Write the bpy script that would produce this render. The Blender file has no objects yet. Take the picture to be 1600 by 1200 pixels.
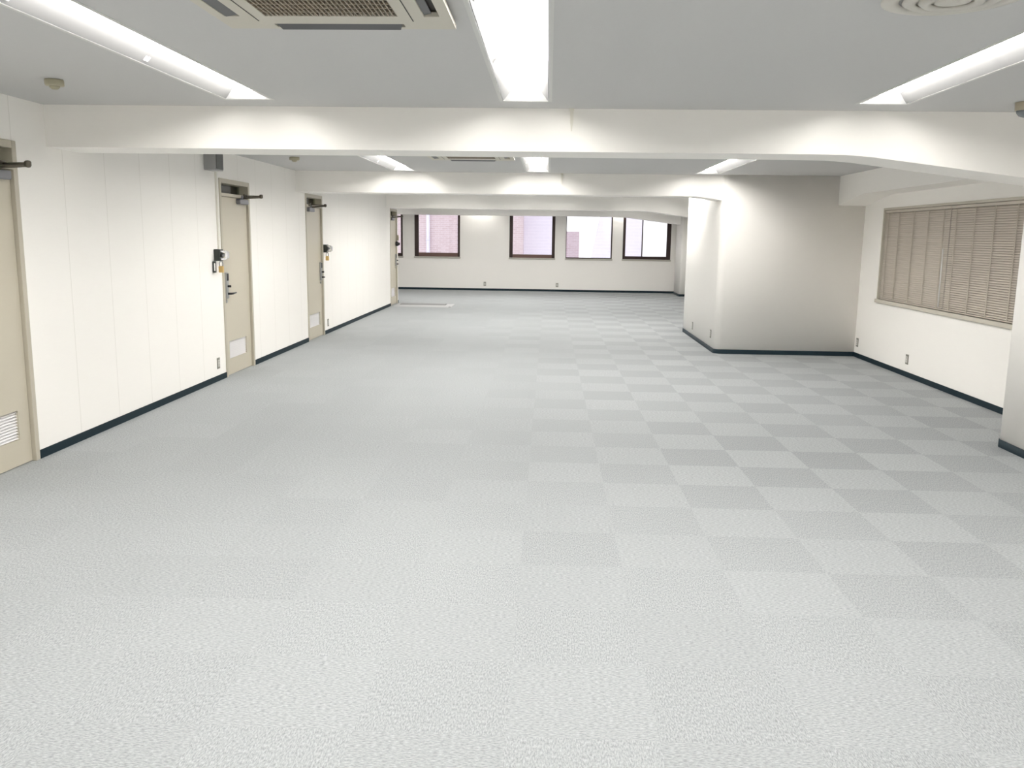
import bpy, math
from mathutils import Vector, Matrix

sc = bpy.context.scene
COL = sc.collection
PI = math.pi

# ------------------------------------------------------------------ room measures (metres)
XL, XW, XJ, XP = -3.59, 4.34, 2.38, 3.63      # left wall, right wall, column side, near pillar side
ZC, ZB = 2.48, 2.19                            # ceiling, beam underside
BEAMS = [(6.23, 6.68), (12.41, 12.86), (19.33, 19.78), (24.95, 25.40)]
YF, YB, YL = 26.05, -5.0, 20.78                # far wall, back wall, end of the left wall
XA = -7.2                                      # left wall of the far bay
WT = 0.16                                      # wall thickness

# ------------------------------------------------------------------ materials
def mat(name, color, rough=0.5, metal=0.0, spec=0.5, emis=None, strength=0.0):
    m = bpy.data.materials.new(name); m.use_nodes = True
    b = m.node_tree.nodes['Principled BSDF']
    b.inputs['Base Color'].default_value = (*color, 1)
    b.inputs['Roughness'].default_value = rough
    b.inputs['Metallic'].default_value = metal
    b.inputs['Specular IOR Level'].default_value = spec
    if emis:
        b.inputs['Emission Color'].default_value = (*emis, 1)
        b.inputs['Emission Strength'].default_value = strength
    return m

def N(nt, t, **kw):
    n = nt.nodes.new(t)
    for k, v in kw.items():
        if k == 'ins':
            for a, b in v.items(): n.inputs[a].default_value = b
        else: setattr(n, k, v)
    return n

def math_node(nt, op, a, b=None, c=None):
    n = nt.nodes.new('ShaderNodeMath'); n.operation = op
    for i, v in enumerate((a, b, c)):
        if v is None: continue
        if isinstance(v, (int, float)): n.inputs[i].default_value = v
        else: nt.links.new(v, n.inputs[i])
    return n.outputs[0]

def mottled(name, color, rough=0.5, amount=0.04, scale=(30, 30, 30), bump=0.0, spec=0.5, metal=0.0, detail=4):
    """a base colour with fine noise and a little bump"""
    m = mat(name, color, rough, metal, spec); nt = m.node_tree; b = nt.nodes['Principled BSDF']
    tc = N(nt, 'ShaderNodeTexCoord'); mp = N(nt, 'ShaderNodeMapping', ins={'Scale': scale})
    nz = N(nt, 'ShaderNodeTexNoise', ins={'Scale': 1.0, 'Detail': detail, 'Roughness': 0.6})
    nt.links.new(tc.outputs['Object'], mp.inputs[0]); nt.links.new(mp.outputs[0], nz.inputs['Vector'])
    mx = N(nt, 'ShaderNodeMix', data_type='RGBA')
    mx.inputs[6].default_value = (*[c * (1 - amount) for c in color], 1)
    mx.inputs[7].default_value = (*[min(1, c * (1 + amount)) for c in color], 1)
    nt.links.new(nz.outputs['Fac'], mx.inputs[0]); nt.links.new(mx.outputs[2], b.inputs['Base Color'])
    if bump:
        bp = N(nt, 'ShaderNodeBump', ins={'Strength': bump, 'Distance': 0.002})
        nt.links.new(nz.outputs['Fac'], bp.inputs['Height']); nt.links.new(bp.outputs[0], b.inputs['Normal'])
    return m

M = {}
WALL = (0.938, 0.915, 0.88)
M['wall'] = mottled('wallpaper', WALL, 0.62, 0.012, (8, 8, 90), 0.12, 0.3)
M['ceiling'] = mottled('ceiling_board', (0.585, 0.582, 0.58), 0.8, 0.02, (60, 60, 60), 0.1, 0.2)
M['base'] = mat('baseboard_vinyl', (0.006, 0.020, 0.029), 0.6, 0, 0.25)
M['door'] = mottled('door_paint', (0.555, 0.51, 0.415), 0.33, 0.012, (40, 40, 40), 0.03, 0.5)
M['jamb'] = mottled('door_frame_paint', (0.51, 0.47, 0.385), 0.36, 0.012, (40, 40, 40), 0.03, 0.5)
M['louver'] = mat('louver_white', (0.86, 0.85, 0.86), 0.4)
M['steel'] = mat('brushed_steel', (0.42, 0.42, 0.43), 0.35, 0.9)
M['closer'] = mat('closer_grey', (0.24, 0.24, 0.26), 0.4, 0.5)
M['arm'] = mat('closer_arm', (0.14, 0.125, 0.10), 0.4, 0.6)
M['lockplate'] = mat('lock_plate', (0.40, 0.41, 0.41), 0.4, 0.4)
M['black'] = mat('black_plastic', (0.012, 0.012, 0.014), 0.4)
M['darkbox'] = mat('dark_lock_case', (0.03, 0.034, 0.03), 0.45)
M['chrome'] = mat('chrome', (0.80, 0.80, 0.82), 0.18, 0.7)
M['brass'] = mat('brass', (0.72, 0.50, 0.20), 0.35, 0.35)
M['white'] = mat('white_plastic', (0.86, 0.86, 0.84), 0.4)
M['outlet_plate'] = mat('outlet_plate', (0.26, 0.25, 0.22), 0.4, 0.3)
M['outlet_face'] = mat('outlet_face', (0.62, 0.60, 0.56), 0.4)
M['ac'] = mottled('ac_panel', (0.56, 0.53, 0.455), 0.45, 0.015, (50, 50, 50), 0.02)
M['ac_slat'] = mat('ac_grille', (0.30, 0.25, 0.185), 0.5)
M['ac_dark'] = mat('ac_dark', (0.022, 0.018, 0.014), 0.6)
M['flap'] = mat('ac_flap', (0.10, 0.10, 0.105), 0.45)
M['vent'] = mat('vent_paint', (0.60, 0.58, 0.53), 0.4)
M['det'] = mat('detector_plastic', (0.42, 0.39, 0.28), 0.45)
M['sensbase'] = mat('sensor_base', (0.40, 0.35, 0.26), 0.5)
M['dome'] = mat('sensor_dome', (0.20, 0.22, 0.235), 0.25)
M['reflector'] = mat('lamp_reflector', (0.10, 0.10, 0.10), 0.35, 0.0, 0.4)
M['reflector_end'] = mat('lamp_end_plate', (0.24, 0.24, 0.24), 0.35)
M['rim'] = mat('lamp_rim', (0.60, 0.60, 0.58), 0.4)
M['clip'] = mat('lamp_clip', (0.35, 0.35, 0.35), 0.5)
M['tube'] = mat('lamp_tube', (0.9, 0.9, 0.9), 0.4, emis=(1.0, 0.975, 0.93), strength=19.0)
M['dimtube'] = mat('added_corridor_tube', (0.9, 0.9, 0.9), 0.4, emis=(0.95, 1.0, 0.88), strength=5.0)
M['boxlight'] = mat('grey_box_face', (0.33, 0.33, 0.33), 0.5)
M['boxdark'] = mat('grey_box_grille', (0.12, 0.125, 0.125), 0.5)
M['cable'] = mat('cable_cover', (0.80, 0.775, 0.70), 0.5)
M['blind'] = mat('blind_slat', (0.58, 0.525, 0.455), 0.4)
M['ladder'] = mat('blind_cord', (0.50, 0.45, 0.385), 0.7)
M['winframe'] = mat('window_trim', (0.58, 0.54, 0.46), 0.45)
M['bronze'] = mat('bronze_frame', (0.035, 0.018, 0.015), 0.4, 0.2)
M['bronze_rail'] = mat('bronze_rail', (0.15, 0.085, 0.07), 0.4, 0.2)
M['sill'] = mat('sill_paint', (0.46, 0.44, 0.39), 0.45)
M['mat_light'] = mottled('mat_edge', (0.50, 0.505, 0.51), 0.8, 0.05, (60, 60, 60), 0.1)
M['mat_shade'] = mottled('mat_ridge_shade', (0.27, 0.27, 0.27), 0.95, 0.08, (120, 120, 120), 0.2)
M['ext_white'] = mat('exterior_white', (0.88, 0.87, 0.92), 0.6)
M['pipe'] = mat('drain_pipe', (0.80, 0.80, 0.92), 0.5)
M['asphalt'] = mottled('asphalt', (0.25, 0.25, 0.26), 0.9, 0.1, (5, 5, 5))
M['corridor'] = mat('corridor_paint', (0.42, 0.42, 0.34), 0.6)

def panel_wall():
    """wall covering on boards: fine vertical seams every 0.61 m along the wall"""
    m = mottled('panel_wallpaper', WALL, 0.55, 0.012, (8, 8, 90), 0.12, 0.35)
    nt = m.node_tree; b = nt.nodes['Principled BSDF']
    tc = N(nt, 'ShaderNodeTexCoord'); sx = N(nt, 'ShaderNodeSeparateXYZ'); nt.links.new(tc.outputs['Object'], sx.inputs[0])
    d = math_node(nt, 'PINGPONG', math_node(nt, 'ADD', sx.outputs[1], 40.0 * 0.61 - 6.43), 0.305)
    seam = math_node(nt, 'LESS_THAN', d, 0.0035)
    old = b.inputs['Base Color'].links[0].from_socket
    mx = N(nt, 'ShaderNodeMix', data_type='RGBA'); mx.inputs[7].default_value = (0.80, 0.78, 0.735, 1)
    nt.links.new(seam, mx.inputs[0]); nt.links.new(old, mx.inputs[6]); nt.links.new(mx.outputs[2], b.inputs['Base Color'])
    return m
M['panel'] = panel_wall()

def carpet():
    """half-metre carpet tiles, every second tile turned by a quarter"""
    m = mat('carpet_tiles', (0.5, 0.5, 0.5), 0.85, 0, 0.25); nt = m.node_tree; b = nt.nodes['Principled BSDF']; L = nt.links.new
    tc = N(nt, 'ShaderNodeTexCoord'); sx = N(nt, 'ShaderNodeSeparateXYZ'); L(tc.outputs['Object'], sx.inputs[0])
    fx = math_node(nt, 'FLOOR', math_node(nt, 'MULTIPLY', math_node(nt, 'SUBTRACT', sx.outputs[0], 0.3917), 2.0))
    fy = math_node(nt, 'FLOOR', math_node(nt, 'MULTIPLY', math_node(nt, 'SUBTRACT', sx.outputs[1], 8.0935), 2.0))
    s = math_node(nt, 'ADD', math_node(nt, 'ADD', fx, fy), 2000.0)
    odd = math_node(nt, 'MODULO', s, 2.0)                       # 1 = turned tile
    # pile grain: short streaks along the tile's own direction
    grains = []
    for sca in ((190, 60, 50), (60, 190, 50)):
        mp = N(nt, 'ShaderNodeMapping', ins={'Scale': sca}); L(tc.outputs['Object'], mp.inputs[0])
        nz = N(nt, 'ShaderNodeTexNoise', ins={'Scale': 1.0, 'Detail': 3.0, 'Roughness': 0.65}); L(mp.outputs[0], nz.inputs['Vector'])
        grains.append(nz.outputs['Fac'])
    g = N(nt, 'ShaderNodeMix', data_type='FLOAT'); L(odd, g.inputs[0]); L(grains[1], g.inputs[2]); L(grains[0], g.inputs[3])
    grain = g.outputs[0]
    # each tile differs a little
    cx = N(nt, 'ShaderNodeCombineXYZ'); L(fx, cx.inputs[0]); L(fy, cx.inputs[1])
    wn = N(nt, 'ShaderNodeTexWhiteNoise', noise_dimensions='2D'); L(cx.outputs[0], wn.inputs['Vector'])
    tone = math_node(nt, 'MULTIPLY_ADD', wn.outputs['Value'], 0.05, 0.975)
    # turned tiles are darker; view-dependent pile sheen painted in, weaker towards doors and viewer
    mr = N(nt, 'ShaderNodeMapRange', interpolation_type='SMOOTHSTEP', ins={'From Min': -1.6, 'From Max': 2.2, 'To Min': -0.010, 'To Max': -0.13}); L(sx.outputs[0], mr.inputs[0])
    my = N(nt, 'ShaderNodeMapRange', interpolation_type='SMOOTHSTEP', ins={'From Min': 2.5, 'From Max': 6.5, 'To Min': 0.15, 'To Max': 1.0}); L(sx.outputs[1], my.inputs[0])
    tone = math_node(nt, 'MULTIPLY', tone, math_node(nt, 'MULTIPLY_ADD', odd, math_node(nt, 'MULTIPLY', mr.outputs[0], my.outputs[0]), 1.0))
    tone = math_node(nt, 'MULTIPLY', tone, math_node(nt, 'MULTIPLY_ADD', grain, 1.7, 0.15))
    vm = N(nt, 'ShaderNodeVectorMath', operation='SCALE'); vm.inputs[0].default_value = CARPET; L(tone, vm.inputs['Scale'])
    L(vm.outputs[0], b.inputs['Base Color'])
    bp = N(nt, 'ShaderNodeBump', ins={'Strength': 0.35, 'Distance': 0.004}); L(grain, bp.inputs['Height'])
    L(bp.outputs[0], b.inputs['Normal'])
    return m
CARPET = (0.374, 0.391, 0.398)
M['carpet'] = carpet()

def brick(name, c1, c2, mortar, sx=1.0):
    m = mat(name, c1, 0.8); nt = m.node_tree; b = nt.nodes['Principled BSDF']
    tc = N(nt, 'ShaderNodeTexCoord'); mp = N(nt, 'ShaderNodeMapping', ins={'Rotation': (PI / 2, 0, 0)})
    br = N(nt, 'ShaderNodeTexBrick', ins={'Scale': sx, 'Color1': (*c1, 1), 'Color2': (*c2, 1), 'Mortar': (*mortar, 1),
           'Mortar Size': 0.008, 'Brick Width': 0.23, 'Row Height': 0.07})
    nt.links.new(tc.outputs['Object'], mp.inputs[0]); nt.links.new(mp.outputs[0], br.inputs['Vector'])
    nt.links.new(br.outputs['Color'], b.inputs['Base Color'])
    return m
M['brick'] = brick('pink_brick', (0.66, 0.54, 0.56), (0.60, 0.47, 0.49), (0.72, 0.64, 0.67))
M['tilewall'] = brick('lavender_tile', (0.84, 0.81, 0.90), (0.82, 0.79, 0.885), (0.87, 0.84, 0.92), 0.6)

def glass(name, tint, gloss_rough=0.02):
    m = bpy.data.materials.new(name); m.use_nodes = True; nt = m.node_tree; nt.nodes.clear()
    o = N(nt, 'ShaderNodeOutputMaterial'); t = N(nt, 'ShaderNodeBsdfTransparent', ins={'Color': (*tint, 1)})
    g = N(nt, 'ShaderNodeBsdfGlossy', ins={'Roughness': gloss_rough, 'Color': (0.9, 0.9, 0.9, 1)})
    fr = N(nt, 'ShaderNodeFresnel', ins={'IOR': 1.5}); mx = N(nt, 'ShaderNodeMixShader')
    nt.links.new(fr.outputs[0], mx.inputs[0]); nt.links.new(t.outputs[0], mx.inputs[1]); nt.links.new(g.outputs[0], mx.inputs[2])
    nt.links.new(mx.outputs[0], o.inputs[0])
    return m
M['glass'] = glass('window_glass', (0.95, 0.95, 0.96))
M['transom_glass'] = glass('transom_glass', (0.70, 0.74, 0.68))

# ------------------------------------------------------------------ mesh building
class MB:
    def __init__(s): s.v = []; s.f = []; s.m = []; s.smooth = []
    def add(s, vs, fs, mi=0, smooth=False):
        b = len(s.v); s.v += [tuple(map(float, p)) for p in vs]
        for f in fs: s.f.append([b + i for i in f]); s.m.append(mi); s.smooth.append(smooth)
        return s
    def box(s, x0, x1, y0, y1, z0, z1, mi=0):
        x0, x1 = sorted((x0, x1)); y0, y1 = sorted((y0, y1)); z0, z1 = sorted((z0, z1))
        vs = [(x, y, z) for z in (z0, z1) for y in (y0, y1) for x in (x0, x1)]
        return s.add(vs, [(0, 2, 3, 1), (4, 5, 7, 6), (0, 1, 5, 4), (2, 6, 7, 3), (0, 4, 6, 2), (1, 3, 7, 5)], mi)
    def bbox(s, x0, x1, y0, y1, z0, z1, r, mi=0):
        """box with chamfered edges all round (each face inset by r)"""
        x0, x1 = sorted((x0, x1)); y0, y1 = sorted((y0, y1)); z0, z1 = sorted((z0, z1))
        r = min(r, (x1 - x0) / 2.01, (y1 - y0) / 2.01, (z1 - z0) / 2.01)
        import itertools
        idx, vs = {}, []
        for sx, sy, sz in itertools.product((0, 1), repeat=3):
            c = ((x0, x1)[sx], (y0, y1)[sy], (z0, z1)[sz]); d = (r if sx == 0 else -r, r if sy == 0 else -r, r if sz == 0 else -r)
            for ax in range(3):
                p = [c[i] + (0 if i == ax else d[i]) for i in range(3)]
                idx[(sx, sy, sz, ax)] = len(vs); vs.append(p)
        fs = []
        for ax in range(3):
            a, b = [i for i in range(3) if i != ax]
            for sd in (0, 1):
                q = []
                for u, w in ((0, 0), (1, 0), (1, 1), (0, 1)):
                    k = [0, 0, 0]; k[ax] = sd; k[a] = u; k[b] = w; q.append(idx[(*k, ax)])
                fs.append(q)
        for ax in range(3):
            a, b = [i for i in range(3) if i != ax]
            for u in (0, 1):
                for w in (0, 1):
                    k0 = [0, 0, 0]; k0[a] = u; k0[b] = w; k1 = list(k0); k1[ax] = 1
                    fs.append([idx[(*k0, a)], idx[(*k1, a)], idx[(*k1, b)], idx[(*k0, b)]])
        for k in itertools.product((0, 1), repeat=3): fs.append([idx[(*k, 0)], idx[(*k, 1)], idx[(*k, 2)]])
        return s.add(vs, fs, mi)
    def prism(s, poly, axis, a, b, mi=0, smooth=False):
        """polygon in the two other axes extruded along axis from a to b"""
        n = len(poly); o = [i for i in range(3) if i != axis]
        def P(p, t):
            q = [0, 0, 0]; q[o[0]], q[o[1]] = p; q[axis] = t; return q
        vs = [P(p, a) for p in poly] + [P(p, b) for p in poly]
        s.add(vs, [list(range(n))[::-1], list(range(n, 2 * n))], mi)
        s.add(vs, [(i, (i + 1) % n, n + (i + 1) % n, n + i) for i in range(n)], mi, smooth)
        return s
    def tube(s, pts, r, n=12, mi=0, caps=True):
        pts = [Vector(p) for p in pts]; rs = r if isinstance(r, (list, tuple)) else [r] * len(pts)
        d0 = (pts[1] - pts[0]).normalized(); up = Vector((0, 0, 1)) if abs(d0.z) < 0.9 else Vector((1, 0, 0))
        vs = []
        for i, p in enumerate(pts):
            d = ((pts[min(i + 1, len(pts) - 1)] - pts[max(i - 1, 0)])).normalized()
            a = d.cross(up).normalized(); b = a.cross(d)
            for k in range(n):
                t = 2 * PI * k / n; vs.append(p + rs[i] * (math.cos(t) * a + math.sin(t) * b))
        fs = [(i * n + k, i * n + (k + 1) % n, (i + 1) * n + (k + 1) % n, (i + 1) * n + k) for i in range(len(pts) - 1) for k in range(n)]
        s.add(vs, fs, mi, True)
        if caps: s.add(vs, [list(range(n))[::-1], [len(vs) - n + k for k in range(n)]], mi)
        return s
    def lathe(s, prof, c, axis=2, n=40, mi=0):
        """profile of (radius, height) turned about an axis through c"""
        vs = []
        for r, h in prof:
            for k in range(n):
                t = 2 * PI * k / n; q = [r * math.cos(t), r * math.sin(t), h]
                if axis == 0: q = [h, r * math.cos(t), r * math.sin(t)]
                if axis == 1: q = [r * math.cos(t), h, r * math.sin(t)]
                vs.append([c[i] + q[i] for i in range(3)])
        m = len(prof)
        fs = [(i * n + k, i * n + (k + 1) % n, (i + 1) * n + (k + 1) % n, (i + 1) * n + k) for i in range(m - 1) for k in range(n)]
        s.add(vs, fs, mi, True)
        if prof[0][0] > 1e-6: s.add(vs, [list(range(n))[::-1]], mi)
        if prof[-1][0] > 1e-6: s.add(vs, [[(m - 1) * n + k for k in range(n)]], mi)
        return s
    def slab(s, axis, t0, t1, us, ws, hole, mi=0):
        """a plate across `axis` from t0 to t1 over the grid us x ws, open where hole(u, w) says so, with closed edges"""
        o = [i for i in range(3) if i != axis]
        us = sorted(set(round(u, 5) for u in us)); ws = sorted(set(round(w, 5) for w in ws))
        def P(u, w, t):
            q = [0, 0, 0]; q[o[0]] = u; q[o[1]] = w; q[axis] = t; return q
        nu, nw = len(us) - 1, len(ws) - 1
        full = [[not hole((us[i] + us[i + 1]) / 2, (ws[j] + ws[j + 1]) / 2) for j in range(nw)] for i in range(nu)]
        for i in range(nu):
            for j in range(nw):
                if not full[i][j]: continue
                u0, u1, w0, w1 = us[i], us[i + 1], ws[j], ws[j + 1]
                for t in (t0, t1): s.add([P(u0, w0, t), P(u1, w0, t), P(u1, w1, t), P(u0, w1, t)], [(0, 1, 2, 3)], mi)
                for di, dj, e in ((-1, 0, ((u0, w0), (u0, w1))), (1, 0, ((u1, w0), (u1, w1))), (0, -1, ((u0, w0), (u1, w0))), (0, 1, ((u0, w1), (u1, w1)))):
                    a, b = i + di, j + dj
                    if 0 <= a < nu and 0 <= b < nw and full[a][b]: continue
                    (p, q) = e
                    s.add([P(*p, t0), P(*q, t0), P(*q, t1), P(*p, t1)], [(0, 1, 2, 3)], mi)
        return s
    def build(s, name, ms, parent=None, merge=True, **props):
        me = bpy.data.meshes.new(name); me.from_pydata(s.v, [], s.f)
        for m in (ms if isinstance(ms, (list, tuple)) else [ms]): me.materials.append(m)
        me.polygons.foreach_set('material_index', s.m); me.polygons.foreach_set('use_smooth', s.smooth)
        import bmesh
        bm = bmesh.new(); bm.from_mesh(me)
        if merge: bmesh.ops.remove_doubles(bm, verts=bm.verts, dist=1e-5)
        bmesh.ops.recalc_face_normals(bm, faces=bm.faces); bm.to_mesh(me); bm.free()
        o = bpy.data.objects.new(name, me); COL.objects.link(o)
        if parent is not None:
            o.parent = parent
            if parent.type == 'EMPTY': o.matrix_parent_inverse = Matrix.Translation(-Vector(parent.location))
        for k, v in props.items(): o[k] = v
        return o

def thing(name, loc, label, cat=None, group=None, kind=None):
    o = bpy.data.objects.new(name, None); COL.objects.link(o); o.location = loc; o.empty_display_size = 0.05
    o['label'] = label
    if cat: o['category'] = cat
    if group: o['group'] = group
    if kind: o['kind'] = kind
    return o

def struct(mb, name, m, label):
    return mb.build(name, m, None, kind='structure', label=label)

# ------------------------------------------------------------------ layout of openings
DOORS = [(4.90, 5.85), (9.49, 10.44), (12.87, 13.82), (19.76, 20.66)]
DH = 2.19
LAMP_X = [-0.17, -2.01, 2.13, -4.7]; LW = 0.15                      # lamp row centres, half width of the opening
LAMP_Y = [(-4.4, 0.4), (1.10, 5.90), (7.40, 12.16), (13.8, 18.6), (20.0, 23.9), (25.46, 25.90)]  # first run is unseen, added behind the viewer to light faces across the room
lamp_here = lambda i, j: (i < 3 or j == 4) and not (i == 0 and j == 5)                      # the fourth row exists only in the widened far end
lamp_run = lambda i, j: (21.0, 23.9) if (i == 3 and j == 4) else LAMP_Y[j]
FARWIN = [(-5.75, -4.35), (-4.00, -2.64), (-1.17, 0.18), (0.50, 1.87), (2.18, 3.59)]
FW0, FW1 = 0.985, 2.30
W5 = (7.55, 11.66, 0.86, 2.03)

inside = lambda v, r: r[0] < v < r[1]

# floor, ceiling, walls
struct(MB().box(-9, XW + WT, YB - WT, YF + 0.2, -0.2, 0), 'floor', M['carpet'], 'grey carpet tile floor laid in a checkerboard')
xs = [-9, XW + WT] + [x + d for x in LAMP_X for d in (-LW, LW)]; ys = [YB - WT, YF + 0.2, 21.0] + [y for r in LAMP_Y for y in r]
struct(MB().slab(2, ZC, ZC + 0.25, xs, ys, lambda x, y: any(abs(x - c) < LW and lamp_here(i, j) and inside(y, lamp_run(i, j)) for i, c in enumerate(LAMP_X) for j in range(len(LAMP_Y)))),
       'ceiling', M['ceiling'], 'pale grey flat ceiling between the beams')
struct(MB().slab(0, XL - WT, XL, [YB, YL] + [y for d in DOORS for y in d], [0, DH, ZC],
       lambda y, z: z < DH and any(inside(y, d) for d in DOORS)), 'wall_left', M['panel'], 'long cream panelled wall with four doors')
struct(MB().slab(1, YF, YF + 0.2, [XA - WT, XW + WT] + [x for w in FARWIN for x in w], [0, FW0, FW1, ZC],
       lambda x, z: FW0 < z < FW1 and any(inside(x, w) for w in FARWIN)), 'wall_far', M['wall'], 'cream end wall with a row of dark framed windows')
struct(MB().slab(0, XW, XW + WT, [YB, YF, W5[0], W5[1]], [0, W5[2], W5[3], ZC],
       lambda y, z: inside(y, W5[:2]) and inside(z, W5[2:])), 'wall_right', M['wall'], 'cream side wall with the blind covered window')
struct(MB().box(XA - WT, XW + WT, YB - WT, YB, 0, ZC), 'wall_back', M['wall'], 'cream wall behind the viewer')
struct(MB().box(XA - WT, XL - WT, YL - WT, YL, 0, ZC), 'wall_return', M['wall'], 'cream wall turning the corner past the last door')
struct(MB().box(XA - WT, XA, YL - WT, YF, 0, ZC), 'wall_side', M['wall'], 'cream side wall of the widened far end')
struct(MB().box(-5.45, -5.30, YB, YL - WT, 0, ZC), 'wall_corridor', M['corridor'], 'dim corridor wall behind the door transoms')

t = thing('added_corridor_lamp', (-4.5, 10, 2.45), 'added unseen corridor lamp behind the panelled wall', 'ceiling light')  # added, not seen: brightens the corridor behind the transom glass
MB().bbox(-4.55, -4.45, 4.0, 20.0, 2.44, 2.479, 0.005).build('housing', M['white'], t)
MB().bbox(-4.53, -4.47, 4.05, 19.95, 2.42, 2.4399, 0.005).build('tube', M['dimtube'], t)

# beams: straight on the left, dropping in a haunch towards the right wall
HX, HS = 2.08, 0.122
for (y0, y1), xe, lab in zip(BEAMS, (XW, XJ + 0.02, XW, XW),
        ('nearest cream ceiling beam crossing above the first door bay', 'second cream ceiling beam ending at the boxed column',
         'third cream ceiling beam, beyond the boxed column', 'last cream ceiling beam in front of the end windows')):
    x0 = XL if y1 < YL else XA
    hs = 0.17 if y0 == BEAMS[1][0] else HS
    zt = ZB - hs * (xe - HX)
    poly = [(x0, ZC), (x0, ZB), (HX - 0.25, ZB), (HX - 0.06, ZB - 0.002), (HX + 0.12, ZB - hs * 0.12), (xe, zt), (xe, ZC)]
    struct(MB().prism(poly, 1, y0, y1), 'ceiling_beam', M['wall'], lab)
# side beam along the right wall, dropping in a haunch at the boxed column
XR = 3.97
segs = [(YB, BEAMS[0][0], 0), (BEAMS[0][1], 12.36, 1), (15.49, BEAMS[2][0], 0), (BEAMS[2][1], BEAMS[3][0], 0)]
for (a, b, h), lab in zip(segs, ('cream side beam on the right wall in front of the nearest beam', 'cream side beam above the blind covered window',
                                 'cream side beam on the right wall past the boxed column', 'cream side beam on the right wall before the end wall')):
    poly = [(a, ZC), (a, 2.20), (b - 0.95, 2.20), (b - 0.88, 2.195), (b, 2.085), (b, ZC)] if h else [(a, ZC), (a, 2.20), (b, 2.20), (b, ZC)]
    struct(MB().prism(poly, 0, XR, XW), 'side_beam', M['wall'], lab)

def rounded(x0, x1, y0, y1, r_nl, r_fl, n=10):
    p = []
    for k in range(n + 1):                                      # far-left corner, then near-left corner
        t = PI / 2 + (PI / 2) * k / n; p.append((x0 + r_fl + r_fl * math.cos(t), y1 - r_fl + r_fl * math.sin(t)))
    for k in range(n + 1):
        t = PI + (PI / 2) * k / n; p.append((x0 + r_nl + r_nl * math.cos(t), y0 + r_nl + r_nl * math.sin(t)))
    return p + [(x1, y0), (x1, y1)]
struct(MB().prism(rounded(XJ, XW, 12.36, 15.50, 0.10, 0.24), 2, 0, ZC, 0, True), 'wall_column', M['wall'], 'wide cream boxed column with rounded corners jutting from the right wall')
struct(MB().prism(rounded(XP, XW, 5.75, 6.94, 0.03, 0.03, 4), 2, 0, ZC, 0, True), 'wall_pillar', M['wall'], 'cream pillar at the right edge under the nearest beam')
struct(MB().prism(rounded(3.70, XW, 24.72, 25.85, 0.05, 0.05, 4), 2, 0, ZC, 0, True), 'wall_pillar', M['wall'], 'narrow cream pillar beside the end wall')
struct(MB().prism(rounded(3.63, XW, 18.9, 20.0, 0.05, 0.05, 4), 2, 0, ZC, 0, True), 'wall_pillar', M['wall'], 'cream pillar hidden behind the boxed column')

# baseboards
BH, BT = 0.062, 0.008
ends = [YB] + [y for d in DOORS for y in d] + [YL]
for i in range(0, len(ends), 2):
    struct(MB().box(XL, XL + BT, ends[i], ends[i + 1], 0, BH), 'baseboard_left', M['base'],
           'dark teal baseboard ' + ('before the nearest door', 'between the nearest door and the second door', 'between the second and third doors',
                                     'between the third and farthest doors', 'stub past the farthest door')[i // 2])
struct(MB().box(XA, 4.0, YF - BT, YF, 0, BH), 'baseboard_far', M['base'], 'dark baseboard along the end wall under the windows')
struct(MB().box(XL, XA, YL, YL + BT, 0, BH), 'baseboard_return', M['base'], 'dark baseboard on the return wall past the doors')
struct(MB().box(XW - BT, XW, 6.94, 12.36, 0, BH), 'baseboard_right', M['base'], 'dark teal baseboard under the blind covered window')
struct(MB().box(XW - BT, XW, 15.5, 18.9, 0, BH).box(XW - BT, XW, 20.0, 24.72, 0, BH), 'baseboard_right', M['base'], 'dark baseboard on the right wall past the boxed column')
def ring_board(outer, inner):
    mb = MB(); n = len(outer)
    vs = [(*p, z) for z in (0, BH) for p in outer] + [(*p, BH) for p in inner]
    mb.add(vs, [(i, i + 1, n + i + 1, n + i) for i in range(n - 1)], 0, True)
    mb.add(vs, [(n + i, n + i + 1, 2 * n + i + 1, 2 * n + i) for i in range(n - 1)])
    return mb
def board_path(x0, x1, y0, y1, rn, rf, n):
    return [(x1, y1)] + rounded(x0, x1, y0, y1, rn, rf, n)[:-2] + [(x1, y0)]
for args, lab, nm in (((XJ, XW, 12.36, 15.50, 0.10, 0.24, 10), 'dark teal baseboard wrapping the boxed column', 'baseboard_column'),
                  ((XP, XW, 5.75, 6.94, 0.03, 0.03, 4), 'dark teal baseboard round the pillar at the right edge', 'baseboard_pillar'),
                  ((3.70, XW, 24.72, 25.85, 0.05, 0.05, 4), 'dark baseboard round the narrow far pillar', 'baseboard_pillar'),
                  ((3.63, XW, 18.9, 20.0, 0.05, 0.05, 4), 'dark baseboard round the hidden pillar', 'baseboard_pillar')):
    x0, x1, y0, y1, rn, rf, n = args
    struct(ring_board(board_path(x0 - BT, x1, y0 - BT, y1 + BT, rn + BT, rf + BT, n), board_path(*args)), nm, M['base'], lab)

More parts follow.
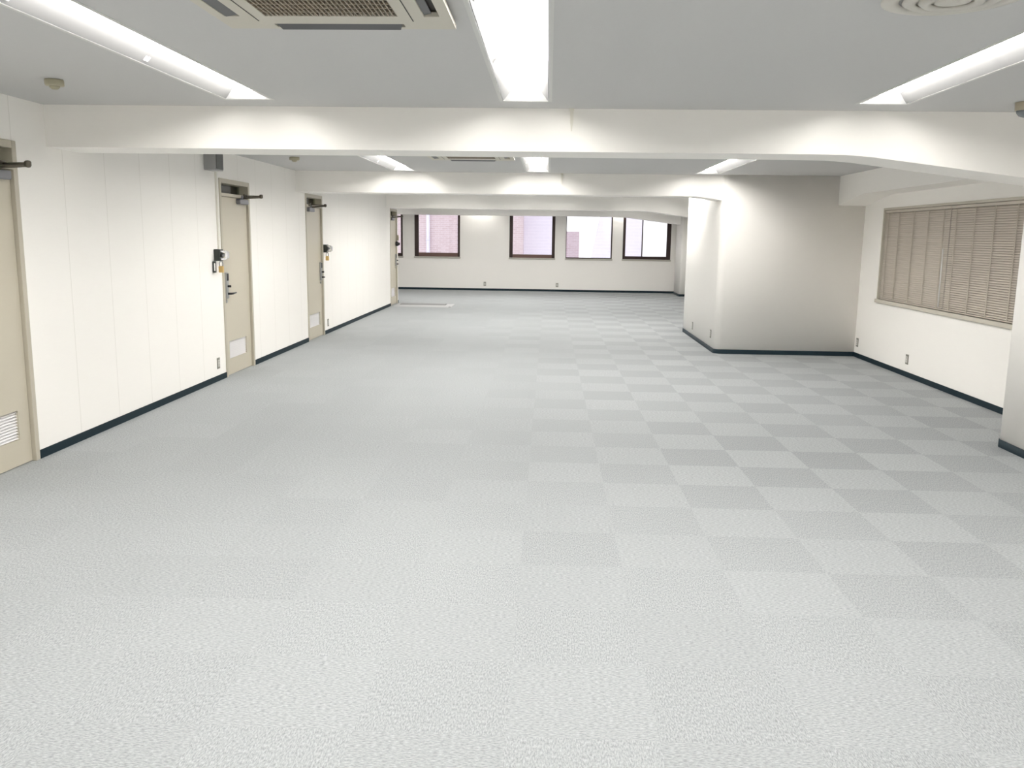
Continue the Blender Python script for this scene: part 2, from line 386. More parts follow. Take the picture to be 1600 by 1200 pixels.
# ------------------------------------------------------------------ doors in the left wall
def door(i, y0, y1, hinge_far, label):
    t = thing('door_%d' % (i + 1), (XL, (y0 + y1) / 2, 0), label, 'door', None, 'structure')
    fr = 0.048; xo = XL + 0.012; xi = XL - WT + 0.02
    p0, p1 = y0 + fr, y1 - fr; zt0, zt1 = 2.035, DH - 0.05            # transom opening
    mb = MB()
    mb.bbox(xi, xo, y0, p0, 0, DH, 0.003).bbox(xi, xo, p1, y1, 0, DH, 0.003)
    mb.bbox(xi, xo, p0, p1, zt1, DH, 0.003).bbox(xi, xo, p0, p1, 2.0, zt0, 0.003)
    mb.build('door_frame', M['jamb'], t)
    g = MB().box(XL - 0.10, XL - 0.094, p0, p1, zt0, zt1); g.build('transom_pane', M['transom_glass'], t)
    # leaf with its louver opening
    q0, q1 = p0 + 0.004, p1 - 0.004; px = XL - 0.016
    if hinge_far: l0, l1 = y0 + 0.175, y1 - 0.205
    else: l0, l1 = y0 + 0.165, y1 - 0.185
    lz0, lz1 = 0.185, 0.385
    if y0 < 6: l0 = y0 + 0.19; l1 = y1 - 0.175
    leaf = MB().slab(0, px - 0.04, px, [q0, q1, l0, l1], [0.006, 1.996, lz0, lz1], lambda y, z: inside(y, (l0, l1)) and inside(z, (lz0, lz1)))
    pn = leaf.build('door_panel', M['door'], t)
    lv = MB(); n = 10; st = (lz1 - lz0) / n
    for k in range(n):
        zc = lz0 + (k + 0.5) * st
        lv.add([(px - 0.034, l0, zc + st * .46), (px - 0.010, l0, zc - st * .42), (px - 0.008, l0, zc - st * .32), (px - 0.032, l0, zc + st * .56),
                (px - 0.034, l1, zc + st * .46), (px - 0.010, l1, zc - st * .42), (px - 0.008, l1, zc - st * .32), (px - 0.032, l1, zc + st * .56)],
               [(0, 1, 5, 4), (1, 2, 6, 5), (2, 3, 7, 6), (3, 0, 4, 7), (0, 3, 2, 1), (4, 5, 6, 7)])
    lv.box(px - 0.04, px - 0.036, l0, l1, lz0, lz1, 1)  # grey back plate paints in the shade between the slats
    lv.build('louver', [M['louver'], M['lockplate']], pn, label='white slatted louver')
    # closer: body on the leaf near the hinge, two-link arm standing out into the room
    s = 1 if hinge_far else -1
    hy = q1 if hinge_far else q0
    b0, b1 = hy - s * 0.34, hy - s * 0.06
    cb = MB().bbox(px, px + 0.055, b0, b1, 1.93, 1.99, 0.008)
    pv = (px + 0.03, hy - s * 0.22, 2.0)
    cb.lathe([(0.02, -0.02), (0.02, 0.02), (0.012, 0.03)], pv, 2, 14)
    cl = cb.build('door_closer', M['closer'], t, label='grey hydraulic closer')
    el = (XL + 0.235, hy - s * 0.20, 2.026)
    a = MB().tube([pv, (el[0], el[1], el[2] - 0.012)], [0.011, 0.010], 8).tube([el, (XL + 0.02, hy - s * 0.13, 2.03)], 0.008, 8)
    a.lathe([(0.001, -0.026), (0.014, -0.024), (0.021, -0.012), (0.021, 0.010), (0.013, 0.018), (0.001, 0.020)], el, 2, 14)
    a.bbox(XL + 0.012, XL + 0.03, hy - s * 0.17, hy - s * 0.09, 2.01, 2.05, 0.003)
    a.build('closer_arm', M['arm'], cl)
    # mortise lock: long plate, keypad top, thumb turn, lever
    ly = (q0 + 0.075) if hinge_far else (q1 - 0.075)
    lk = MB().bbox(px, px + 0.028, ly - 0.032, ly + 0.032, 0.875, 1.165, 0.006)
    lk.lathe([(0.02, 0.0), (0.018, 0.012)], (px, ly, 0.845), 0, 16)
    lk = lk.build('lock_plate', M['lockplate'], pn, label='grey long lock plate')
    MB().bbox(px + 0.026, px + 0.034, ly - 0.024, ly + 0.024, 1.075, 1.155, 0.003).build('keypad', M['black'], pn)
    MB().lathe([(0.013, 0.0), (0.013, 0.02), (0.010, 0.024)], (px + 0.028, ly, 1.013), 0, 14).bbox(px + 0.05, px + 0.064, ly - 0.006, ly + 0.006, 1.0, 1.026, 0.002).build('thumb_turn', M['black'], pn)
    MB().tube([(px + 0.026, ly, 0.930), (px + 0.060, ly, 0.930), (px + 0.072, ly + s * 0.015, 0.931), (px + 0.074, ly + s * 0.12, 0.936)],
              [0.013, 0.012, 0.011, 0.009], 12).build('lever_handle', M['black'], pn, label='black lever handle')
    return t

door(0, *DOORS[0], True, 'beige steel door cut off by the left edge of the photo')
door(1, *DOORS[1], True, 'beige steel door with a grey box above it on the wall')
door(2, *DOORS[2], False, 'beige steel door whose top tucks under the second ceiling beam')
door(3, *DOORS[3], False, 'farthest beige steel door at the end of the panelled wall')

# surface lock cases with a chrome guard, and the padlocks hanging under them
def lock_case(y, z, label):
    t = thing('lock_case', (XL, y, z), label, 'lock', 'lock cases beside the doors')
    MB().bbox(XL, XL + 0.066, y - 0.054, y + 0.054, z - 0.062, z + 0.062, 0.004).build('case', M['darkbox'], t)
    mb = MB(); pts = [(XL + 0.062, z + 0.05), (XL + 0.115, z + 0.05), (XL + 0.140, z + 0.03), (XL + 0.140, z - 0.03), (XL + 0.115, z - 0.05), (XL + 0.062, z - 0.05)]
    inn = [(XL + 0.062, z + 0.030), (XL + 0.108, z + 0.030), (XL + 0.118, z + 0.022), (XL + 0.118, z - 0.022), (XL + 0.108, z - 0.030), (XL + 0.062, z - 0.030)]
    poly = pts + inn[::-1]
    n = len(pts)
    for ya, yb in ((y - 0.03, y + 0.03),):
        vs = [(p[0], ya, p[1]) for p in pts] + [(p[0], ya, p[1]) for p in inn] + [(p[0], yb, p[1]) for p in pts] + [(p[0], yb, p[1]) for p in inn]
        for i in range(n - 1):
            mb.add(vs, [(i, i + 1, n + i + 1, n + i), (2 * n + i, 3 * n + i, 3 * n + i + 1, 2 * n + i + 1), (i, 2 * n + i, 2 * n + i + 1, i + 1), (n + i, n + i + 1, 3 * n + i + 1, 3 * n + i)])
        mb.add(vs, [(0, n, 3 * n, 2 * n), (n - 1, 3 * n - 1, 4 * n - 1, 2 * n - 1)])
    mb.build('guard', M['chrome'], t, label='chrome guard loop')
    MB().lathe([(0.020, 0.0), (0.020, 0.03), (0.014, 0.036)], (XL + 0.064, y, z), 0, 16).build('cylinder', M['steel'], t)
def padlock(y, z, label):
    """hangs from a small hasp under the lock case"""
    t = thing('padlock', (XL + 0.07, y, z), label, 'padlock', 'brass padlocks under the lock cases')
    MB().bbox(XL + 0.030, XL + 0.084, y - 0.014, y + 0.014, z - 0.125, z - 0.055, 0.006).build('body', M['brass'], t, label='brass body')
    MB().tube([(XL + 0.040, y, z - 0.058), (XL + 0.040, y, z - 0.022), (XL + 0.047, y, z - 0.006), (XL + 0.057, y, z), (XL + 0.067, y, z - 0.006), (XL + 0.074, y, z - 0.022), (XL + 0.074, y, z - 0.058)],
              0.007, 8).build('shackle', M['chrome'], t, label='bright steel shackle')
def key_tag(y, z, label):
    t = thing('hasp_plate', (XL, y, z), label, 'hasp', 'steel hasps beside the padlocks')
    MB().bbox(XL, XL + 0.030, y - 0.02, y + 0.02, z - 0.12, z, 0.003).build('plate', M['darkbox'], t)
    MB().bbox(XL + 0.020, XL + 0.034, y - 0.024, y - 0.0195, z - 0.10, z - 0.02, 0.002).build('strip', M['white'], t, label='white strip')
lock_case(9.32, 1.365, 'black lock case with chrome guard on the near jamb of the second door')
padlock(9.32, 1.303, 'brass padlock hanging on the near side of the door below the grey box')
key_tag(9.235, 1.30, 'dark hasp plate with white strip beside the brass padlock of the second door')
lock_case(13.877, 1.375, 'black lock case with chrome guard on the far jamb of the third door')
padlock(13.877, 1.312, 'brass padlock hanging at the far jamb of the third door')

# round black lock and beige sensor on the farthest door
t = thing('door_lock', (XL, 20.56, 1.40), 'round black lock case on the farthest door', 'lock')
MB().lathe([(0.055, 0.012), (0.055, 0.05), (0.045, 0.075), (0.02, 0.085)], (XL - 0.02, 20.56, 1.40), 0, 20).build('case', M['black'], t)
MB().lathe([(0.03, 0.084), (0.026, 0.11)], (XL - 0.02, 20.56, 1.40), 0, 16).build('knob', M['black'], t)
t = thing('door_sensor', (XL, 20.62, 1.53), 'small beige sensor box above the round black lock', 'sensor')
MB().bbox(XL + 0.012, XL + 0.05, 20.60, 20.65, 1.475, 1.60, 0.004).build('case', M['sensbase'], t)
MB().bbox(XL + 0.05, XL + 0.056, 20.61, 20.64, 1.49, 1.585, 0.002).build('cover', M['cable'], t)

# grey wall box above the second door with its conduit
t = thing('wall_box', (XL, 9.3, 2.2), 'grey box on the wall above the second door', 'box')
MB().bbox(XL, XL + 0.125, 9.10, 9.32, 2.245, 2.47, 0.006).build('case', M['boxlight'], t)
MB().bbox(XL + 0.120, XL + 0.132, 9.115, 9.305, 2.26, 2.455, 0.003).build('front_panel', M['boxdark'], t, label='dark front panel')
t = thing('conduit', (XL, 9.40, 1.43), 'thin cream conduit running down beside the second door to its lock', 'conduit')
MB().bbox(XL, XL + 0.018, 9.385, 9.415, 1.43, 2.246, 0.004).build('trunking', M['cable'], t)
MB().bbox(XL, XL + 0.024, 9.378, 9.422, 1.40, 1.44, 0.004).build('end_cap', M['cable'], t)

# ------------------------------------------------------------------ outlets
OUT_L, OUT_R, OUT_J, OUT_F = [], [], [], []
def outlet(pos, n, label):
    """n: outward normal axis/sign; plate 70 x 120 mm"""
    t = thing('wall_outlet', pos, label, 'outlet', 'outlets low on the walls')
    def b(mb, d0, d1, w, z0, z1, off=0):
        ax, s = n; other = 1 - ax
        lo = [0, 0, 0]; hi = [0, 0, 0]
        lo[ax], hi[ax] = pos[ax] + s * d0, pos[ax] + s * d1
        lo[other], hi[other] = pos[other] - w + off, pos[other] + w + off
        lo[2], hi[2] = pos[2] + z0, pos[2] + z1
        return mb.bbox(lo[0], hi[0], lo[1], hi[1], lo[2], hi[2], 0.002)
    b(MB(), 0, 0.008, 0.036, -0.06, 0.06).build('plate', M['outlet_plate'], t)
    b(MB(), 0.006, 0.011, 0.024, -0.038, 0.038).build('socket', M['outlet_face'], t)
    for dz in (-0.018, 0.018):
        for off in (-0.006, 0.006): b(MB(), 0.0105, 0.0116, 0.0015, dz - 0.006, dz + 0.006, off).build('slot', M['black'], t)
outlet((XL, 9.26, 0.195), (0, 1), 'outlet on the panelled wall just before the second door')
outlet((XL, 14.05, 0.175), (0, 1), 'outlet on the panelled wall just past the third door')
outlet((XW, 12.25, 0.21), (0, -1), 'outlet under the blind covered window, nearest the corner with the boxed column')
outlet((XW, 10.54, 0.21), (0, -1), 'outlet below the middle of the blind covered window')
outlet((XJ, 14.28, 0.205), (0, -1), 'outlet on the shaded side of the boxed column, farther from its near corner')
outlet((XJ, 12.68, 0.25), (0, -1), 'outlet on the shaded side of the boxed column, close to its near corner')
outlet((-1.89, YF, 0.195), (1, -1), 'outlet on the end wall between the second and third windows')
outlet((0.27, YF, 0.195), (1, -1), 'outlet on the end wall below the gap between the two middle windows')

# ------------------------------------------------------------------ recessed strip lights
def strip_light(x, y0, y1, label):
    t = thing('strip_light', (x, (y0 + y1) / 2, ZC), label, 'ceiling light', 'recessed strip lights')
    g = 0.001; a = LW - 0.004; h = 0.10; tw = 0.062
    n = max(1, round((y1 - y0) / 1.19)); L = (y1 - y0) / n
    rim = MB()
    for sx in (-1, 1): rim.box(x + sx * LW - (0.0 if sx > 0 else 0.022), x + sx * LW + (0.022 if sx > 0 else 0.0), y0 - 0.02, y1 + 0.02, ZC - 0.002, ZC - 0.0003)
    for y in (y0 - 0.02, y1): rim.box(x - LW, x + LW, y, y + 0.02, ZC - 0.002, ZC - 0.0003)
    rim.build('rim', M['rim'], t)
    for k in range(n):
        ya, yb = y0 + k * L, y0 + (k + 1) * L - 0.003
        ya = max(ya, y0 + 0.004); yb = min(yb, y1 - 0.004)
        mb = MB()
        for e in (0.0, 0.003):
            pts = [(x - a, ZC + e), (x - tw, ZC + h + e), (x + tw, ZC + h + e), (x + a, ZC + e)]
            vs = [(px, y, pz) for y in (ya, yb) for px, pz in pts]
            mb.add(vs, [(i, i + 1, 5 + i, 4 + i) for i in range(3)])
        mb.build('reflector', M['reflector'], t, merge=False)
        # tube: rounded bar hanging from the reflector roof
        prof = [(x + 0.040 * math.cos(v), ZC + h - 0.030 + 0.040 * math.sin(v)) for v in [PI + PI * j / 12 for j in range(13)]]
        prof = [(x - 0.040, ZC + h - 0.002)] + prof + [(x + 0.040, ZC + h - 0.002)]
        MB().prism(prof, 1, ya + 0.01, yb - 0.004, 0, True).build('tube', M['tube'], t)
        if k:
            c = MB()
            for d in (0.0, 0.03): c.add([(x - a + 0.012, ya - 0.02 + d, ZC + 0.013), (x - a + 0.03, ya - 0.02 + d, ZC + 0.033), (x - a + 0.03, ya + d, ZC + 0.033), (x - a + 0.012, ya + d, ZC + 0.013),
                                 (x - a + 0.014, ya - 0.02 + d, ZC + 0.010), (x - a + 0.032, ya - 0.02 + d, ZC + 0.030), (x - a + 0.032, ya + d, ZC + 0.030), (x - a + 0.014, ya + d, ZC + 0.010)],
                                [(0, 1, 2, 3), (4, 7, 6, 5), (0, 4, 5, 1), (1, 5, 6, 2), (2, 6, 7, 3), (3, 7, 4, 0)])
            c.build('clip', M['clip'], t)
    for y, s in ((y0 + 0.002, 1), (y1 - 0.002, -1)):
        MB().add([(x - a, y, ZC), (x + a, y, ZC), (x + tw, y + s * 0.03, ZC + h), (x - tw, y + s * 0.03, ZC + h),
                  (x - a, y - s * 0.001, ZC), (x + a, y - s * 0.001, ZC), (x + tw, y + s * 0.029, ZC + h), (x - tw, y + s * 0.029, ZC + h)],
                 [(0, 1, 2, 3), (7, 6, 5, 4), (0, 4, 5, 1), (1, 5, 6, 2), (2, 6, 7, 3), (3, 7, 4, 0)]).build('end_plate', M['reflector_end'], t)
    return t
rows = ('middle row', 'row nearest the doors', 'row nearest the window side', 'row past the doors')
bays = ('added unseen behind the viewer', 'in front of the nearest beam', 'between the nearest and second beams', 'between the second and third beams', 'between the third and last beams', 'behind the last beam')
for j, bn in enumerate(bays):
    for i, (x, rn) in enumerate(zip(LAMP_X, rows)):
        if lamp_here(i, j): strip_light(x, *lamp_run(i, j), 'recessed strip light %s, %s' % (bn, rn))

# ------------------------------------------------------------------ ceiling cassettes
def cassette(cx, cy, label):
    t = thing('air_conditioner', (cx, cy, ZC), label, 'air conditioner', 'ceiling cassette air conditioners')
    hw = 0.47; zt, zb = ZC - 0.001, ZC - 0.034
    g0, g1 = 0.262, 0.262                                            # half size of the grille opening
    slots = {'f': (-0.265, 0.265, 0.385, 0.435), 'b': (-0.265, 0.265, -0.435, -0.385), 'l': (-0.425, -0.365, -0.265, 0.265), 'r': (0.365, 0.425, -0.265, 0.265)}
    def hole(u, w):
        return (abs(u - cx) < g0 and abs(w - cy) < g1) or any(a < u - cx < b and c < w - cy < d for a, b, c, d in slots.values())
    us = [cx + v for v in (-hw, hw, -g0, g0, -0.265, 0.265, -0.425, -0.365, 0.365, 0.425)]
    ws = [cy + v for v in (-hw, hw, -g1, g1, -0.265, 0.265, -0.435, -0.385, 0.385, 0.435)]
    pn = MB().slab(2, zb, zb + 0.020, us, ws, hole)
    pn.box(cx - hw + 0.012, cx + hw - 0.012, cy - hw + 0.012, cy + hw - 0.012, zt - 0.004, zt)   # back plate against the ceiling
    p = pn.build('panel', M['ac'], t)
    md = p.modifiers.new('bevel', 'BEVEL'); md.width = 0.006; md.segments = 2; md.limit_method = 'ANGLE'
    MB().box(cx - g0 - 0.006, cx + g0 + 0.006, cy - g1 - 0.006, cy + g1 + 0.006, zt - 0.012, zt - 0.005).build('filter', M['ac_dark'], t)
    gr = MB(); n = 30
    for k in range(n + 1):
        u = cx - g0 + 2 * g0 * k / n; gr.box(u - 0.0026, u + 0.0026, cy - g1, cy + g1, zb + 0.001, zb + 0.012)
    for k in range(1, 9):
        w = cy - g1 + 2 * g1 * k / 9; gr.box(cx - g0, cx + g0, w - 0.004, w + 0.004, zb + 0.0015, zb + 0.010)
    gr.build('intake_grille', M['ac_slat'], t)
    ln = MB()
    for sx in (-1, 1): ln.box(cx + sx * 0.312 - 0.002, cx + sx * 0.312 + 0.002, cy - 0.335, cy + 0.335, zb - 0.0012, zb + 0.0005)
    ln.build('panel_seam', M['ac_dark'], t)
    for key, (a, b, c, d) in slots.items():
        MB().box(cx + a, cx + b, cy + c, cy + d, zt - 0.010, zt - 0.005).build('air_outlet', M['ac_dark'], t)
        fl = MB()
        if key in 'fb':                                          # flaps swung down
            s = 1 if key == 'f' else -1; w0 = cy + (c if s > 0 else d); w1 = w0 + s * 0.054
            e = 0.02
            vs = [(cx + a + 0.004, w0, zb + 0.006), (cx + b - 0.004, w0, zb + 0.006), (cx + b - e, w1, zb - 0.010), (cx + a + e, w1, zb - 0.010)]
            vs += [(x, y, z + 0.005) for x, y, z in vs]
        else:
            s = 1 if key == 'r' else -1; u0 = cx + (a if s > 0 else b); u1 = u0 + s * (0.03 if key == 'r' else 0.05)
            dz = 0.010 if key == 'r' else -0.004
            vs = [(u0, cy + c + 0.004, zb + 0.006), (u0, cy + d - 0.004, zb + 0.006), (u1, cy + d - 0.012, zb + dz), (u1, cy + c + 0.012, zb + dz)]
            vs += [(x, y, z + 0.004) for x, y, z in vs]
        fl.add(vs, [(0, 1, 2, 3), (7, 6, 5, 4), (0, 4, 5, 1), (1, 5, 6, 2), (2, 6, 7, 3), (3, 7, 4, 0)])
        fl.build('flap', M['flap'], t)
    return t
cassette(-0.87, 3.30, 'beige cassette air conditioner in the ceiling in front of the nearest beam')
cassette(-0.87, 9.61, 'beige cassette air conditioner glimpsed just behind the nearest beam')

# round ceiling diffuser
t = thing('round_vent', (1.44, 3.385, ZC), 'round ringed air vent in the ceiling', 'air vent')
for nm, r0, r1, z0, z1 in (('outer_ring', 0.180, 0.240, -0.012, -0.002), ('cone_ring', 0.122, 0.168, -0.020, -0.006), ('cone_ring', 0.070, 0.112, -0.026, -0.010), ('centre_cone', 0.0, 0.060, -0.030, -0.012)):
    if r0 > 0:
        pr = [(r1, z1), (r1 + 0.002, z1 - 0.006), (r0 + 0.03, z0 - 0.002), (r0, z0 + 0.004), (r0 + 0.004, z0 + 0.012), (r1 - 0.006, z1 + 0.001), (r1, z1)]
        MB().lathe(pr, (1.44, 3.385, ZC), 2, 56).build(nm, M['vent'], t)
    else:
        MB().lathe([(0.0001, z0 + 0.006), (0.03, z0 + 0.004), (r1, z1 - 0.008), (r1, z1), (0.0001, z1)], (1.44, 3.385, ZC), 2, 40).build(nm, M['vent'], t)
MB().lathe([(0.20, -0.004), (0.20, -0.001)], (1.44, 3.385, ZC), 2, 48).build('throat', M['boxlight'], t)
sp = MB()
for a in range(3):
    c, s_ = math.cos(a * PI * 2 / 3), math.sin(a * PI * 2 / 3); sp.tube([(1.44, 3.385, ZC - 0.012), (1.44 + 0.19 * c, 3.385 + 0.19 * s_, ZC - 0.007)], 0.004, 6)
sp.build('spoke', M['vent'], t)

# detectors
def detector(x, y, r, label):
    t = thing('smoke_detector', (x, y, ZC), label, 'smoke detector', 'ceiling smoke detectors')
    MB().lathe([(r * 0.96, -0.001), (r, -0.006), (r, -0.030), (r * 0.94, -0.036), (r * 0.5, -0.038)], (x, y, ZC), 2, 8).build('base', M['det'], t)
    MB().lathe([(r * 0.55, -0.036), (r * 0.5, -0.046), (r * 0.28, -0.056), (0.0001, -0.058)], (x, y, ZC), 2, 24).build('sensing_cap', M['det'], t)
detector(-2.93, 5.22, 0.055, 'beige smoke detector on the ceiling above the nearest door')
detector(-2.97, 10.25, 0.06, 'small smoke detector on the ceiling beyond the nearest beam')
t = thing('ceiling_sensor', (2.985, 5.80, ZC), 'round ceiling sensor with a dark dome at the right edge', 'sensor')
MB().lathe([(0.066, -0.001), (0.068, -0.006), (0.066, -0.048), (0.060, -0.052)], (2.985, 5.80, ZC), 2, 36).build('base', M['sensbase'], t)
MB().lathe([(0.058, -0.050), (0.055, -0.066), (0.040, -0.084), (0.018, -0.092), (0.0001, -0.094)], (2.985, 5.80, ZC), 2, 36).build('dome', M['dome'], t)

# cable stubs running down the beam faces
for x, y, lab in ((0.14, 6.23, 'cream cable stub at the top of the nearest beam'), (0.165, 12.41, 'cream cable stub at the top of the second beam')):
    t = thing('ceiling_cable_cover', (x, y, ZC), lab, 'cable cover', 'cable stubs on the beams')
    MB().prism([(x - 0.012, 2.475), (x + 0.012, 2.475), (x + 0.011, 2.40), (x + 0.003, 2.33), (x - 0.003, 2.33), (x - 0.009, 2.40)], 1, y - 0.022, y - 0.001).build('trunking', M['cable'], t)
    MB().bbox(x - 0.016, x + 0.016, y - 0.026, y, 2.462, 2.4795, 0.002).build('collar', M['cable'], t)

# ------------------------------------------------------------------ windows in the end wall
FR = [(0.06, 0.06, 0.09, None), (0.12, 0.07, 0.115, None), (0.10, 0.09, 0.10, None), (0.022, 0.035, 0.03, None), (0.08, 0.12, 0.09, 2.755)]
LABW = ['partly hidden by the farthest door', 'with a view of pink brick and a white pipe', 'third from the left, showing pale tiles',
        'with white sky between two buildings', 'divided by a thin mullion at the right end']
for k, ((x0, x1), (fl, frr, fb, mul), lab) in enumerate(zip(FARWIN, FR, LABW)):
    t = thing('window_%d' % (k + 1), ((x0 + x1) / 2, YF, FW0), 'dark framed end window ' + lab, 'window', None, 'structure')
    ya, yb = YF + 0.015, YF + 0.10
    mb = MB().bbox(x0, x0 + fl, ya, yb, FW0, FW1, 0.004).bbox(x1 - frr, x1, ya, yb, FW0, FW1, 0.004).bbox(x0 + fl, x1 - frr, ya, yb, FW1 - 0.05, FW1, 0.004)
    mb.build('window_frame', M['bronze'], t)
    MB().bbox(x0 + fl, x1 - frr, ya + 0.01, yb, FW0, FW0 + fb, 0.004).build('bottom_rail', M['bronze_rail'] if k in (1, 2) else M['bronze'], t, label='brown bottom rail')
    if mul: MB().bbox(mul - 0.016, mul + 0.016, ya + 0.02, yb, FW0 + fb, FW1 - 0.05, 0.003).build('mullion', M['bronze'], t)
    MB().box(x0 + fl, x1 - frr, yb - 0.03, yb - 0.024, FW0 + fb, FW1 - 0.05).build('pane', M['glass'], t)
    MB().bbox(x0 - 0.015, x1 + 0.015, YF - 0.03, YF + 0.12, FW0 - 0.045, FW0 - 0.001, 0.004).build('window_sill', M['sill'], t)

# ------------------------------------------------------------------ blind covered window on the right
y0, y1, z0, z1 = W5
t = thing('window_6', (XW, (y0 + y1) / 2, z0), 'wide side window covered by closed grey beige blinds', 'window', None, 'structure')
mb = MB(); fw = 0.028
mb.bbox(XW - 0.012, XW + WT, y0, y0 + fw, z0, z1, 0.003).bbox(XW - 0.012, XW + WT, y1 - fw, y1, z0, z1, 0.003)
mb.bbox(XW - 0.012, XW + WT, y0 + fw, y1 - fw, z1 - fw, z1, 0.003).build('window_frame', M['winframe'], t)
MB().bbox(XW - 0.03, XW + WT, y0 - 0.02, y1 + 0.02, z0 - 0.045, z0, 0.004).build('window_sill', M['winframe'], t)
sash = MB(); ym = 9.78
for a, b in ((y0 + fw, ym), (ym, y1 - fw)):
    sash.box(XW + 0.10, XW + 0.13, a, a + 0.05, z0, z1 - fw).box(XW + 0.10, XW + 0.13, b - 0.05, b, z0, z1 - fw)
    sash.box(XW + 0.10, XW + 0.13, a, b, z0, z0 + 0.05).box(XW + 0.10, XW + 0.13, a, b, z1 - fw - 0.05, z1 - fw)
sash.build('sash', M['bronze'], t)
MB().box(XW + 0.112, XW + 0.117, y0 + fw, y1 - fw, z0, z1 - fw).build('pane', M['glass'], t)
def blind(a, b, ladders, tilt, slit_wand_y, label):
    t = thing('venetian_blind', (XW + 0.045, (a + b) / 2, z1 - fw), label, 'blind', 'venetian blinds')
    ztop = z1 - fw - 0.004; xc = XW + 0.022
    MB().bbox(xc - 0.018, xc + 0.018, a, b, ztop - 0.030, ztop, 0.003).build('headrail', M['blind'], t)
    n = 45; pitch = (ztop - 0.046 - z0 - 0.012) / n; w = 0.0150
    sl = MB()
    for k in range(n):
        zc = ztop - 0.046 - k * pitch
        tl = tilt(k / (n - 1))
        pts = []
        for u in (-1, -0.33, 0.33, 1):
            cr = 0.0014 * (1 - u * u)
            dx, dz = w * u * math.cos(tl) - cr * math.sin(tl), w * u * math.sin(tl) + cr * math.cos(tl)
            pts.append((xc + dx, zc + dz))
        poly = pts + [(p[0] + 0.0006 * math.sin(tl), p[1] - 0.0006 * math.cos(tl)) for p in pts[::-1]]
        sl.prism(poly, 1, a + 0.004, b - 0.004, 0, True)
    sl.build('slats', M['blind'], t, merge=False)
    zb_ = ztop - 0.046 - n * pitch
    MB().bbox(xc - 0.012, xc + 0.012, a, b, zb_ - 0.008, zb_ + 0.006, 0.002).build('bottom_rail', M['blind'], t)
    for y in ladders:
        MB().box(xc - 0.0145, xc - 0.0125, y - 0.008, y + 0.008, zb_, ztop - 0.03).build('ladder_tape', M['ladder'], t)
    MB().tube([(xc - 0.024, slit_wand_y, ztop - 0.03), (xc - 0.024, slit_wand_y, ztop - 0.46), (xc - 0.024, slit_wand_y, ztop - 0.47), (xc - 0.022, slit_wand_y - 0.004, zb_ + 0.02)], [0.0008, 0.0008, 0.006, 0.007], 6).build('wand', M['white'], t)  # white lower half stands in for the bright slit between the blinds
    return t
R = math.radians
blind(9.787, y1 - fw - 0.004, (11.50, 11.17, 10.73, 10.32, 9.93), lambda f: R(63 - 14 * max(0, f - 0.7) / 0.3), 9.86, 'closed grey beige blind on the half of the side window nearer the boxed column')
blind(y0 + fw + 0.004, 9.784, (9.63, 9.22, 8.82, 8.40, 7.90), lambda f: R(63 - 17 * f), 7.75, 'closed grey beige blind on the half of the side window nearer the pillar')

# ------------------------------------------------------------------ mat by the farthest door
t = thing('floor_mat', (-2.85, 20.0, 0), 'thin grey mat on the carpet by the farthest door', 'mat')
MB().prism([(19.60, 0.001), (19.66, 0.014), (20.02, 0.016), (20.40, 0.016), (20.44, 0.001)], 0, -3.50, -2.24).build('mat_body', M['mat_light'], t)
MB().prism([(19.98, 0.015), (20.06, 0.030), (20.30, 0.028), (20.38, 0.015)], 0, -3.42, -2.36).build('ridge', M['mat_shade'], t, label='raised ridge with shade painted dark')  # shade on the buckled mat is put into this dark colour
MB().prism([(-2.245, 0.001), (-2.240, 0.018), (-2.195, 0.016), (-2.185, 0.001)], 1, 19.60, 20.44).build('edge_strip', M['mat_light'], t)

# ------------------------------------------------------------------ outside the windows
t = thing('brick_building', (-5, 32, -8), 'pink brick building seen through the left end windows', 'building')
MB().box(-14, -0.95, 32, 40, -8, 9).build('wall', M['brick'], t)
dp = thing('drain_pipe', (-4.4, 31.9, -6), 'white drain pipe on the pink brick building', 'pipe')
MB().tube([(-4.40, 31.90, -8), (-4.40, 31.90, 9)], 0.065, 16).build('pipe_run', M['pipe'], dp)
mb = MB()
for z in (-1.5, 1.45, 4.5): mb.lathe([(0.075, -0.03), (0.075, 0.03)], (-4.40, 31.90, z), 2, 16)
mb.build('pipe_joint', M['pipe'], dp)
t = thing('tiled_building', (0, 33.6, -6), 'pale lavender tiled building behind the brick one', 'building')
MB().box(-0.95, 0.35, 33.2, 40, -8, 9).build('wall', M['tilewall'], t)
t = thing('low_building', (0.8, 36, -6), 'low pinkish building below the white sky', 'building')
MB().box(0.36, 1.24, 36.0, 41, -8, 1.84).build('wall', M['brick'], t)
t = thing('sloped_building', (2.6, 32, -6), 'lavender building with a sloping left edge', 'building')
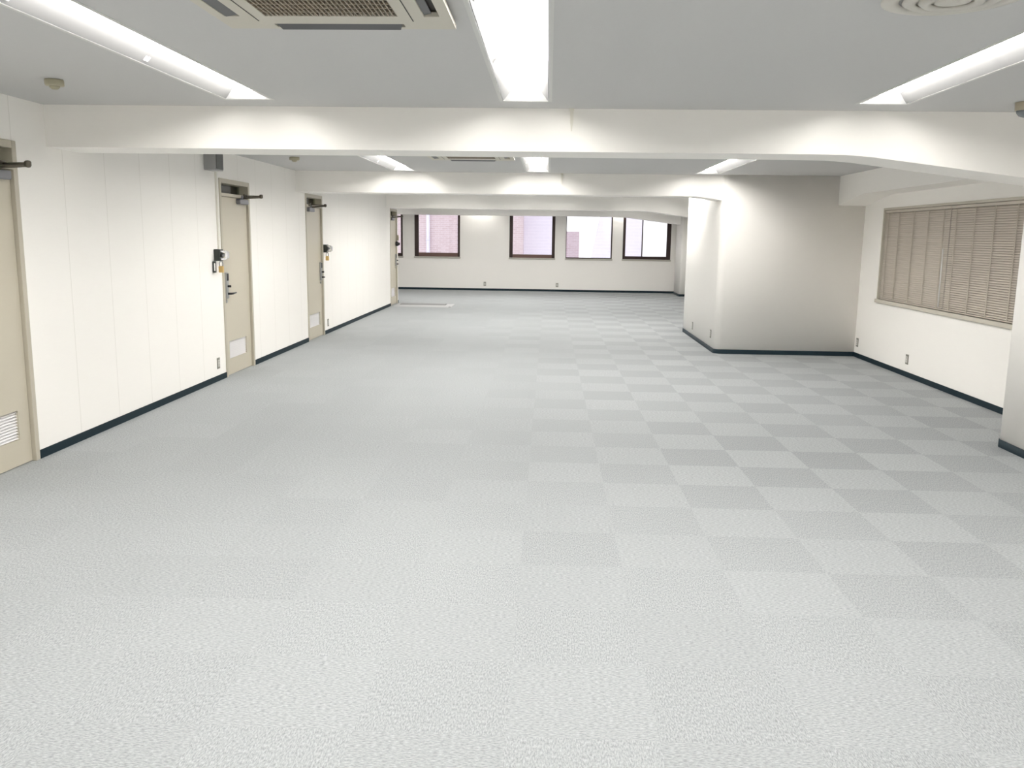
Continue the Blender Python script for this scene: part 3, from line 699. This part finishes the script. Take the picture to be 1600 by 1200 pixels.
MB().prism([(1.42, -8), (3.37, -8), (3.37, 9), (3.2, 9), (1.84, 2.37), (1.55, 0.90), (1.42, 0.2)], 1, 32, 32.3).build('wall', M['tilewall'], t)
t = thing('added_neighbour_wall', (7.2, 9, -6), 'added unseen white wall close outside the side window', 'building')
MB().box(7.2, 12, -4, 26, -8, 6).build('wall', M['ext_white'], t)  # unseen wall added to set the daylight behind the blinds
struct(MB().box(-30, 40, YF + 0.3, 70, -8.3, -8), 'ground_outside', M['asphalt'], 'street surface below the windows')

# ------------------------------------------------------------------ sky
w = bpy.data.worlds.new('overcast_sky'); sc.world = w; w.use_nodes = True
bg = w.node_tree.nodes['Background']; bg.inputs[0].default_value = (0.97, 0.97, 1.0, 1); bg.inputs[1].default_value = 0.85

# ------------------------------------------------------------------ camera
yaw, pitch, roll, f = 0.0397, 0.1684, 0.0136, 1355.77
cy_, sy_, cp, sp_ = math.cos(yaw), math.sin(yaw), math.cos(pitch), math.sin(pitch)
fw_ = Vector((-sy_ * cp, cy_ * cp, -sp_)); rt = Vector((cy_, sy_, 0)); up = rt.cross(fw_)
r2 = math.cos(roll) * rt + math.sin(roll) * up; u2 = -math.sin(roll) * rt + math.cos(roll) * up
cd = bpy.data.cameras.new('camera'); cam = bpy.data.objects.new('camera', cd); COL.objects.link(cam)
cam.matrix_world = Matrix(((r2.x, u2.x, -fw_.x, 0), (r2.y, u2.y, -fw_.y, 0), (r2.z, u2.z, -fw_.z, 1.6053), (0, 0, 0, 1)))
cd.sensor_width = 36; cd.sensor_fit = 'HORIZONTAL'; cd.lens = f * 36 / 1600; cd.clip_start = 0.05; cd.clip_end = 200
sc.camera = cam

sc.view_settings.view_transform = 'Standard'; sc.view_settings.look = 'None'
sc.view_settings.exposure = 1.06; sc.view_settings.gamma = 1.0; sc.view_settings.use_curve_mapping = False
sc.cycles.max_bounces = 14; sc.cycles.diffuse_bounces = 10; sc.cycles.glossy_bounces = 4; sc.cycles.transparent_max_bounces = 12
sc.cycles.use_denoising = True
sc.cycles.sample_clamp_indirect = 10
